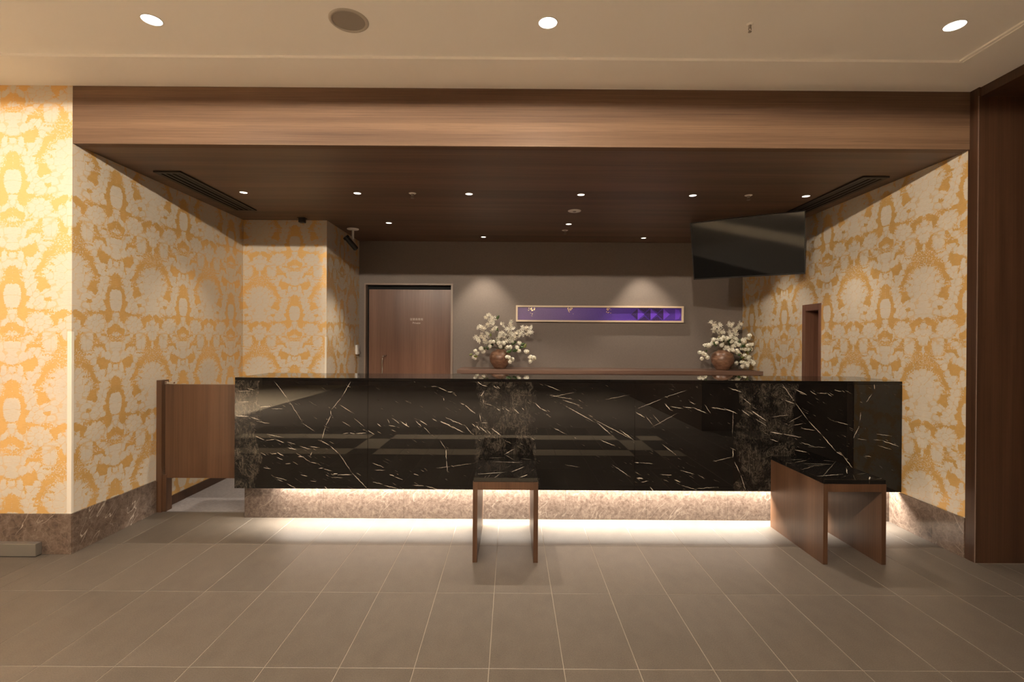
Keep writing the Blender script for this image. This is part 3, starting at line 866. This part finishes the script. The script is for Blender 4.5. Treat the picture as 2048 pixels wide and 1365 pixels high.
for a, b in zip(pl, pl[1:]):
    obj('plinth_stone', bx(a + 0.0006, b - 0.0006, 3.686, 3.706, 0.0005, 0.299, bev=0.0006, seg=1), 'plinth', ct)
obj('plinth_return', bx(CL + 0.012, CL + 0.03, 3.707, 4.03, 0.0005, 0.299), 'plinth', ct)
ls = obj('light_strip', bx(-1.68, XR - 0.05, 3.602, 3.658, 0.2955, 0.2997), ['pale', 'led'], ct)
ls.data.polygons[0].material_index = 1          # only the underside shines

# ------------------------------------------------------------------ benches
def bench(label, x0, w, seed):
    y0, y1 = 2.966, CY - 0.002
    x1 = x0 + w
    t = thing('bench', label, 'bench', ((x0 + x1) / 2, (y0 + y1) / 2, 0), 'benches at the counter')
    obj('seat_slab', bx(x0 + 0.003, x1 - 0.003, y0 + 0.002, y1, 0.477, 0.502, bev=0.0015), black_marble('black marble seat', [
        (x0 + .10 + seed, y0 + .10 + seed * .37, .11, .003, .25), (x0 + .27 + seed, y0 + .2 + seed * .37, .09, .0025, 1.0), (x0 + .2 + seed, y0 + .38 + seed * .37, .12, .002, -.1),
        (x0 + .3 + seed, y0 + .04 + seed * .37, .05, .004, .9), (x0 + .12 + seed, y0 + .5 + seed * .37, .07, .002, .2), (x0 + .33 + seed, y0 + .47 + seed * .37, .05, .002, -.5)], [], True, seed), t)
    obj('side_panel', bx(x0, x0 + 0.027, y0, y1, 0.0, 0.476, bev=0.001), 'wood_z', t)
    obj('side_panel', bx(x1 - 0.027, x1, y0, y1, 0.0, 0.476, bev=0.001), 'wood_z', t)
    obj('seat_board', bx(x0 + 0.0272, x1 - 0.0272, y0, y1, 0.430, 0.476, bev=0.001), 'wood_z', t)
bench('walnut bench with black marble seat standing at the middle of the counter', -0.222, 0.386, 1.3)
bench('walnut bench with black marble seat at the right end of the counter', 1.850, 0.372, 4.7)

# ------------------------------------------------------------------ swing gate by the left wall
t = thing('swing_gate', 'low walnut swing gate between left wall and counter', 'gate', (-2.35, 3.81, 0))
obj('post', boxes((XL + 0.0005, -2.630, 3.785, 3.865, 0, 0.995), (-2.630, -2.603, 3.800, 3.865, 0, 0.28)), 'wood_z', t)
obj('leaf', bx(-2.616, -1.99, 3.805, 3.838, 0.255, 0.964, bev=0.0015), 'wood_z', t)
for z in (0.975, 0.256):
    h = obj('hinge', boxes((-2.632, -2.560, 3.812, 3.832, z - 0.006, z + 0.004), (-2.632, -2.618, 3.802, 3.840, z - 0.012, z + (0.012 if z > 0.5 else 0.075))), 'chrome', t)
# ------------------------------------------------------------------ private door in the back wall
d = bpy.data.objects.new('door_1', None); d.location = ((DX0 + DX1) / 2, YB, 0); C.objects.link(d)
d['kind'] = 'structure'
fw_ = 0.024
obj('door_frame', boxes((DX0, DX0 + 0.018, YB - 0.018, YB + 0.10, 0, DZ), (DX1 - fw_, DX1, YB - 0.018, YB + 0.10, 0, DZ), (DX0 + 0.018, DX1 - fw_, YB - 0.018, YB + 0.10, DZ - 0.018, DZ)), 'doorframe', d)
obj('door_leaf', bx(DX0 + 0.045, DX1 - fw_ - 0.001, YB + 0.035, YB + 0.075, 0.01, 1.918, bev=0.001), 'wood_door', d)
obj('gap_shade', bx(DX0 + 0.018, DX1 - fw_, YB + 0.080, YB + 0.10, 0.0, DZ - 0.018), 'blackgap', d)  # black sheet painting the shade in the gap round the leaf
h = obj('door_handle', tube([(-1.555, YB - 0.01, 0.80), (-1.555, YB - 0.01, 1.085), (-1.552, YB - 0.008, 1.102), (-1.540, YB - 0.003, 1.115), (-1.522, YB + 0.012, 1.118), (-1.518, YB + 0.036, 1.118)], 0.0085, 12), 'chrome', d, smooth=True)
def lettering(name, body, x, z, size, y, parent, ext=0.0006):
    cu = bpy.data.curves.new(name, 'FONT')
    cu.body = body; cu.size = size; cu.align_x = 'CENTER'; cu.align_y = 'CENTER'; cu.extrude = ext
    tmp = bpy.data.objects.new(name, cu)
    C.objects.link(tmp)
    me = bpy.data.meshes.new_from_object(tmp.evaluated_get(bpy.context.evaluated_depsgraph_get()))
    bpy.data.objects.remove(tmp)
    me.materials.clear(); me.materials.append(M['letter'])
    o = bpy.data.objects.new(name, me)
    C.objects.link(o)
    o.parent = parent
    o.rotation_euler = (PI / 2, 0, 0)
    o.location = Vector((x, y, z)) - world_loc(parent)
    return o
lettering('door_lettering', '\u5f93\u696d\u54e1\u5c02\u7528', -1.152, 1.556, 0.032, YB + 0.0343, d)
lettering('door_lettering', 'Private', -1.152, 1.513, 0.034, YB + 0.0343, d)

# wall switch box on the side wall
t = thing('wall_intercom', 'small white box on the wall left of the private door', 'intercom', (XA, 5.965, 1.187))
obj('housing', bx(XA, XA + 0.026, 5.925, 6.005, 1.133, 1.243, bev=0.003), 'white', t)
obj('button', bx(XA + 0.0262, XA + 0.029, 5.95, 5.98, 1.165, 1.195, bev=0.001), 'grey_ring', t)

# ------------------------------------------------------------------ niche on the right wall
t = thing('wall_niche', 'narrow dark walnut framed recess in the right wallpapered wall', 'niche', (XR, 4.66, NZ0))
w_ = 0.034
x_ = XR - 0.008
obj('frame_side', bx(x_, XR + 0.24, NY0 + .001, NY0 + w_, NZ0 + .001, NZ1 - .001, bev=0.001), 'wood_door', t)
obj('frame_side', bx(x_, XR + 0.24, NY1 - 0.055, NY1 - .001, NZ0 + .001, NZ1 - .001, bev=0.001), 'wood_door', t)
obj('frame_head', bx(x_, XR + 0.24, NY0 + w_ + .0005, NY1 - 0.0555, NZ1 - 0.060, NZ1 - .001, bev=0.001), 'wood_door', t)
obj('frame_sill', bx(x_, XR + 0.24, NY0 + w_ + .0005, NY1 - 0.0555, NZ0 + .001, NZ0 + 0.05, bev=0.001), 'wood_door', t)
obj('back_board', bx(XR + 0.20, XR + 0.22, NY0 + w_ + .001, NY1 - 0.056, NZ0 + 0.051, NZ1 - 0.061), 'wood_dark', t)

# ------------------------------------------------------------------ shelf and back cabinet
SY, SZ = 5.547, 0.985
t = thing('back_cabinet', 'reddish walnut cabinet top along the back wall behind the counter', 'cabinet', (1.1, 5.8, 0))
obj('cabinet_top', bx(-0.600, XR - 0.002, SY, YB - 0.001, SZ - 0.044, SZ, bev=0.0015), 'wood_shelf', t)
for k in range(4):
    a = -0.56 + k * 0.83; b = min(a + 0.828, XR - 0.01)
    obj('cabinet_front', bx(a, b, SY + 0.05, SY + 0.07, 0.08, SZ - 0.045, bev=0.001), 'wood_door', t)
obj('cabinet_body', bx(-0.56, XR - 0.003, SY + 0.0705, YB - 0.001, 0.003, SZ - 0.045), 'wood_dark', t)

# ------------------------------------------------------------------ purple picture
def purple_mat():
    g = G('purple figured silk')
    P = g.pos()
    x = g.sep(P)[0]
    sp = g.noise(P, 150.0, 2.0, 0.7)
    fade = g.step(x, 0.1, 1.5)
    c = g.mix(fade, (0.17, 0.095, 0.27), (0.085, 0.036, 0.36))
    c = g.mix(g.math('MULTIPLY', g.step(sp, 0.50, 0.60), g.step(x, 0.2, 1.2, 0.25, 0.6)), c, (0.045, 0.02, 0.12))
    return g.set(col=c, rough=0.35, spec=0.4)
M['purple'] = purple_mat()
M['violet'] = plain('bright violet silk', (0.15, 0.055, 0.62), 0.35)
M['plum'] = G('dark plum silk with speckle')
_g = M['plum']
M['plum'] = _g.set(col=_g.mix(_g.step(_g.noise(_g.pos(), 130.0, 2.0, 0.7), 0.5, 0.58), (0.020, 0.008, 0.060), (0.06, 0.022, 0.20)), rough=0.4)
M['goldleaf'] = plain('gold leaf', (0.85, 0.62, 0.36), 0.3, 0.8)
M['frame'] = plain('pale maple frame', (0.66, 0.53, 0.38), 0.4)
AX0, AX1, AZ0, AZ1 = 0.052, 2.061, 1.535, 1.731
t = thing('purple_picture', 'long narrow purple picture in a pale wooden frame on the back wall', 'picture', (1.056, YB, 1.633))
fr = 0.021
ya, yb = YB - 0.045, YB - 0.001
obj('frame_rail', bx(AX0, AX1, ya, yb, AZ1 - fr, AZ1, bev=0.001), 'frame', t)
obj('frame_rail', bx(AX0, AX1, ya, yb, AZ0, AZ0 + fr, bev=0.001), 'frame', t)
obj('frame_stile', bx(AX0, AX0 + fr, ya, yb, AZ0 + fr, AZ1 - fr, bev=0.001), 'frame', t)
obj('frame_stile', bx(AX1 - fr, AX1, ya, yb, AZ0 + fr, AZ1 - fr, bev=0.001), 'frame', t)
pan = obj('silk_panel', bx(AX0 + fr, AX1 - fr, YB - 0.020, yb, AZ0 + fr, AZ1 - fr), 'purple', t)
zt, zb, zm = AZ1 - fr - 0.002, AZ0 + fr + 0.002, (AZ0 + AZ1) / 2
hh = (zt - zb) / 2
def tri(pts, mat, y, name):
    bm = bmesh.new()
    f = [bm.verts.new((x, y, z)) for x, z in pts]
    b_ = [bm.verts.new((x, y + 0.002, z)) for x, z in pts]
    n = len(pts)
    bm.faces.new(f); bm.faces.new(list(reversed(b_)))
    for i in range(n):
        bm.faces.new((f[i], b_[i], b_[(i + 1) % n], f[(i + 1) % n]))
    bmesh.ops.recalc_face_normals(bm, faces=bm.faces)
    return obj(name, bm, mat, pan)
yy = YB - 0.0225
px2x = lambda zx: AX0 + (zx - 70) / (1960 - 70) * (AX1 - AX0)
for i, x0 in enumerate((1375, 1520, 1665)):
    xl, xm, xr_ = px2x(x0), px2x(x0 + 70), px2x(x0 + 145)
    tri([(xl, zm), (xm, zm + hh * 0.92), (xm, zm - hh * 0.92)], 'plum', yy, 'dark_triangle')
    tri([(xm + 0.002, zm + hh * 0.92), (xr_, zm), (xm + 0.002, zm - hh * 0.92)], 'violet', yy, 'violet_triangle')
    for s in (1, -1):
        tri([(xm + 0.01, zm + s * hh * 0.97), (xr_ + 0.06, zm + s * hh * 0.97), (xr_ + 0.005, zm + s * hh * 0.30)], 'plum' if i < 2 else 'purple', yy + 0.0004, 'corner_triangle')
xe = px2x(1870)
tri([(xe, zm + hh * 0.85), (px2x(1915), zm + hh * 0.7), (px2x(1932), zm), (px2x(1915), zm - hh * 0.7), (xe, zm - hh * 0.85)], 'violet', yy, 'violet_tab')
tri([(px2x(1815), zm), (px2x(1866), zm + hh * 0.9), (px2x(1866), zm - hh * 0.9)], 'purple', yy, 'mauve_triangle')
rs = random.Random(3)
for (cx, spread) in ((245, 30), (682, 32), (1110, 24)):
    for k in range(22):
        x = px2x(cx + rs.gauss(0, spread * 0.6))
        z = zt - 0.002 - abs(rs.gauss(0, 0.030))
        if z < zb + 0.01:
            continue
        s = rs.uniform(0.0022, 0.0055)
        obj('gold_fleck', bx(x - s, x + s, yy - 0.0005, yy + 0.002, z - s, z + s), 'goldleaf', pan)

# ------------------------------------------------------------------ flower vases
def vase_mat():
    g = G('mottled copper clay')
    p = g.pos()
    n = g.noise(g.vmath('MULTIPLY', p, (1, 1, 2.5)), 14.0, 4.0, 0.65, 0.6)
    c = g.ramp(n, [(0.3, (0.11, 0.052, 0.030)), (0.5, (0.20, 0.105, 0.064)), (0.7, (0.30, 0.18, 0.12))])
    return g.set(col=c, rough=0.36, spec=0.5)
M['vase'] = vase_mat()
M['petal'] = plain('cream white petals', (0.88, 0.85, 0.73), 0.6, spec=0.2)
M['petal2'] = plain('warm white petals', (0.86, 0.80, 0.66), 0.6, spec=0.2)
M['leaf'] = plain('dark green leaf', (0.045, 0.085, 0.022), 0.45)
M['leaf2'] = plain('yellow green leaf', (0.20, 0.22, 0.06), 0.5)
M['stem'] = plain('olive brown stem', (0.10, 0.075, 0.03), 0.6)

def petal_fan(bm, c, nrm, r, n, wide, cup, rot):
    nrm = nrm.normalized()
    a = nrm.cross(Vector((0.31, 0.2, 0.93))).normalized()
    b = nrm.cross(a)
    for k in range(n):
        t_ = 2 * PI * k / n + rot
        d_ = a * math.cos(t_) + b * math.sin(t_)
        s_ = -a * math.sin(t_) + b * math.cos(t_)
        tip = c + d_ * r + nrm * cup * r
        m1 = c + d_ * r * 0.55 + s_ * r * wide + nrm * cup * r * 0.35
        m2 = c + d_ * r * 0.55 - s_ * r * wide + nrm * cup * r * 0.35
        v = [bm.verts.new(x) for x in (c, m1, tip, m2)]
        bm.faces.new(v)
def round_cluster(seed):
    rr = random.Random(seed); bm = bmesh.new()
    N = 20
    for i in range(N):
        z = 1 - 2 * (i + 0.5) / N
        ph = i * 2.39996
        n_ = Vector((math.sqrt(1 - z * z) * math.cos(ph), math.sqrt(1 - z * z) * math.sin(ph), z))
        n_ += Vector((rr.gauss(0, .12), rr.gauss(0, .12), rr.gauss(0, .12)))
        petal_fan(bm, n_ * 0.020, n_, 0.0115, 5, 0.42, 0.25, rr.random() * 6)
    bmesh.ops.create_icosphere(bm, subdivisions=1, radius=0.018)
    return bm
def star_cluster(seed):
    rr = random.Random(seed); bm = bmesh.new()
    for i in range(7):
        n_ = Vector((rr.gauss(0, 1), -abs(rr.gauss(0.9, .5)), rr.gauss(0.3, 1))).normalized()
        c = Vector((rr.gauss(0, .012), rr.gauss(0, .010), rr.gauss(0, .012)))
        petal_fan(bm, c, n_, rr.uniform(0.017, 0.024), 6, 0.17, 0.45, rr.random() * 6)
    return bm
def mk(bm, name, mat):
    me = bpy.data.meshes.new(name); bm.to_mesh(me); bm.free()
    me.materials.append(M[mat]); return me
ROUND = [mk(round_cluster(s), 'round_blossom', 'petal') for s in (1, 2)]
STAR = [mk(star_cluster(s), 'star_blossom', m_) for s, m_ in ((11, 'petal'), (12, 'petal2'), (13, 'petal'))]
def leaf_mesh(mat, seed):
    bm = bmesh.new()
    L, W = 0.062, 0.017
    prof = [(0, 0), (0.2, .7), (0.45, 1), (0.7, .75), (0.9, .3), (1, 0)]
    mid = [bm.verts.new((0, -0.010 * math.sin(t_ * PI), L * t_)) for t_, w in prof]
    lf = [bm.verts.new((-W * w, 0.004, L * t_)) for t_, w in prof[1:-1]]
    rt = [bm.verts.new((W * w, 0.004, L * t_)) for t_, w in prof[1:-1]]
    for side in (lf, rt):
        ch = [mid[0]] + side + [mid[-1]]
        for i in range(len(prof) - 1):
            vs_ = []
            for v in (mid[i], mid[i + 1], ch[i + 1], ch[i]):
                if v not in vs_:
                    vs_.append(v)
            if len(vs_) > 2:
                bm.faces.new(vs_)
    return mk(bm, 'leaf', mat)
LEAF = [leaf_mesh('leaf', 1), leaf_mesh('leaf', 2), leaf_mesh('leaf2', 3)]

def arrangement(label, vx, vy, R, px0, py0, zx, zy, stars, rounds, leaves, seed, tilt=0.0):
    """positions are given in a 9.1x enlargement whose corner is pixel (px0, py0); zx, zy anchor it to the vase axis and shelf"""
    rr = random.Random(seed)
    t = thing('flower_arrangement', label, 'flower vase', (vx, vy, SZ), 'vases of white flowers')
    prof = [(0, 0.001), (R * 0.50, 0.0), (R * 0.56, 0.006), (R * 0.80, R * 0.42), (R * 0.96, R * 0.72), (R, R * 0.98), (R * 0.97, R * 1.24), (R * 0.86, R * 1.48),
            (R * 0.66, R * 1.66), (R * 0.44, R * 1.76), (R * 0.40, R * 1.82), (R * 0.36, R * 1.79), (R * 0.36, R * 1.65), (0, R * 1.60)]
    obj('vase', lathe(prof, 40, (vx, vy, SZ)), 'vase', t, smooth=True)
    S = 0.005769 / 9.1
    def w(q, dy):
        return Vector((vx + (q[0] - zx) * S, vy + dy, SZ + (zy - q[1]) * S))
    mouth = Vector((vx, vy, SZ + R * 1.78))
    k = 0
    def place(me, name, p, rot, sc):
        o = bpy.data.objects.new(name, me)
        C.objects.link(o); o.parent = t
        o.location = p - Vector(t.location)
        o.rotation_euler = rot; o.scale = (sc,) * 3
        return o
    for q in stars:
        p = w(q, rr.uniform(-0.07, 0.05)); p.x = min(p.x, XR - 0.05)
        place(STAR[k % 3], 'star_blossom', p, (rr.uniform(-.4, .4), rr.uniform(-3, 3), rr.uniform(-.4, .4)), rr.uniform(1.0, 1.3)); k += 1
        if k % 3 == 0:
            b_ = [mouth + Vector((0, 0, -0.03)), mouth.lerp(p, 0.4) + Vector((0, 0, 0.03)), mouth.lerp(p, 0.75) + Vector((0, 0, 0.02)), p]
            obj('branch', tube(b_, 0.0028, 5, taper=0.5), 'stem', t)
    rounds = [(q[0] + rr.uniform(-22, 22) * e_, q[1] + rr.uniform(-18, 18) * e_) for q in rounds for e_ in (0.3, 1.0)]
    for i, q in enumerate(rounds):
        p = w(q, rr.uniform(-0.11, 0.03)); p.x = min(p.x, XR - rr.uniform(0.03, 0.06)); p.z = max(p.z, SZ + 0.046)
        if abs(p.x - vx) < R and p.z < SZ + R * 1.85:
            p.y = vy - R - 0.015
        place(ROUND[i % 2], 'round_blossom', p, (rr.uniform(-3, 3), rr.uniform(-3, 3), rr.uniform(-3, 3)), rr.uniform(0.80, 1.06))
        if i % 6 == 0:
            top = mouth.lerp(p, 0.5) + Vector((0, -0.01, 0.035))
            obj('branch', tube([mouth + Vector((0, 0, -0.03)), mouth + Vector(((p.x - vx) * .15, 0, 0.02)), top, p], 0.0028, 5, taper=0.5), 'stem', t)
    for i, q in enumerate(leaves):
        p = w(q, rr.uniform(-0.07, 0.03)); p.x = min(p.x, XR - 0.07); p.z = max(p.z, SZ + 0.075)
        if abs(p.x - vx) < R and p.z < SZ + R * 1.85:
            p.y = vy - R - 0.02
        ang = math.atan2(p.x - vx, max(p.z - mouth.z, -0.08) + 0.1)
        place(LEAF[i % 3], 'leaf', p, (rr.uniform(-.5, .5), ang + rr.uniform(-.7, .7), rr.uniform(-.6, .6)), rr.uniform(0.8, 1.15))
S1 = [(530,190),(480,230),(600,250),(560,290),(500,370),(590,350),(380,410),(430,440),(350,420),(650,430),(600,470),(780,375),(930,320),(920,370),(950,430),(870,440),(900,490),(960,540),(840,550),(1020,520),(1080,490),(1150,420),(1200,430),(1290,420),(1280,500),(1230,530),(1130,530),(1080,560),(1000,600),(920,620),(860,660),(800,600),(730,560),(770,510),(400,560),(310,610),(350,660),(430,610),(500,550),(480,690),(450,650),(960,650),(690,640),(720,600)]
R1 = [(580,670),(620,690),(550,750),(730,760),(800,700),(700,700),(870,780),(920,770),(1090,700),(1030,770),(1060,840),(1200,850),(1290,950),(1340,960),(1290,1020),(410,820),(430,860),(380,810),(290,850),(330,890),(285,970),(860,940),(900,950),(960,985),(915,1035),(740,690)]
L1 = [(520,830),(670,280),(560,590),(850,870),(960,850),(1170,790),(990,860),(940,730),(650,730),(1110,740),(480,800),(240,910),(600,760),(780,740),(1010,830),(700,480),(1080,770),(340,950),(880,880),(560,800)]
S2 = [(465,220),(540,265),(590,290),(500,335),(540,385),(600,370),(650,405),(730,400),(790,260),(800,290),(970,250),(1000,300),(940,330),(920,370),(840,390),(930,430),(660,470),(820,420)]
R2 = [(520,540),(600,530),(520,595),(640,500),(700,510),(760,500),(820,480),(740,550),(900,500),(940,520),(830,570),(890,590),(1100,460),(1100,510),(1000,560),(1050,590),(930,630),(890,660),(1060,620),(1140,620),(640,640),(730,670),(360,640),(420,650),(290,770),(330,810),(360,860),(300,890),(720,720),(790,720),(850,710),(890,760),(970,790),(1020,800),(1070,830),(1100,870),(1170,850),(1130,720),(1190,710),(1190,920),(1160,950),(960,955),(1020,950),(1070,990),(1010,1030),(760,690),(1060,700)]
L2 = [(540,670),(690,590),(660,560),(1000,670),(830,640),(1150,660),(1160,760),(920,810),(1090,740),(400,740),(600,600),(980,860),(720,620),(960,600),(1040,660),(560,640),(860,820),(1120,800),(400,690),(780,600),(1080,920),(1000,900)]
arrangement('copper brown vase of white blossoms, left end of the cabinet top', -0.130, 5.80, 0.122, 920, 610, 735, 1165, S1, R1, L1, 5)
arrangement('copper brown vase of white blossoms in the right corner by the wallpaper', 2.437, 5.80, 0.126, 1370, 620, 690, 1088, S2, R2, L2, 9)

# ------------------------------------------------------------------ hanging screen
TW, TH, TD = 0.972, 0.566, 0.045
tr, tl = Vector((2.567, 4.40, 2.466)), Vector((1.733, 4.90, 2.466))
ux = (tr - tl).normalized()
nh = Vector((ux.y, -ux.x, 0)).normalized()      # outward, towards the hall
tilt = math.radians(20)
nf = (nh * math.cos(tilt) + Vector((0, 0, -1)) * math.sin(tilt)).normalized()
uz = nf.cross(ux).normalized()
if uz.z < 0:
    uz = -uz
cen = (tr + tl) / 2 - uz * TH / 2
RT = Matrix((ux, nf, uz)).transposed().to_4x4(); RT.translation = cen
t = thing('hanging_screen', 'black flat screen hung at an angle from the wood ceiling', 'television', cen)
def tvpart(name, bm, mat):
    bmesh.ops.transform(bm, matrix=RT, verts=bm.verts)
    bmesh.ops.recalc_face_normals(bm, faces=bm.faces)
    return obj(name, bm, mat, t)
tvpart('casing', bx(-TW / 2, TW / 2, -TD, -0.002, -TH / 2, TH / 2, bev=0.004), 'black')
bz = 0.008
tvpart('bezel', boxes((-TW / 2, TW / 2, -0.002, 0.004, TH / 2 - bz, TH / 2), (-TW / 2, TW / 2, -0.002, 0.004, -TH / 2, -TH / 2 + bz * 1.5),
                      (-TW / 2, -TW / 2 + bz, -0.002, 0.004, -TH / 2 + bz * 1.5, TH / 2 - bz), (TW / 2 - bz, TW / 2, -0.002, 0.004, -TH / 2 + bz * 1.5, TH / 2 - bz)), 'black')
tvpart('screen', bx(-TW / 2 + bz, TW / 2 - bz, -0.002, 0.002, -TH / 2 + bz * 1.5, TH / 2 - bz), 'screen')
tvpart('mounting_plate', bx(-0.14, 0.14, -TD - 0.02, -TD, -0.12, 0.12), 'black')
mp = cen - nf * (TD + 0.05)
obj('ceiling_pole', tube([(mp.x, mp.y, mp.z - 0.08), (mp.x, mp.y, ZS - 0.004)], 0.018, 14), 'black', t)
obj('ceiling_flange', lathe([(0.0, -0.010), (0.07, -0.010), (0.07, 0.0)], 24, (mp.x, mp.y, ZS)), 'black', t)
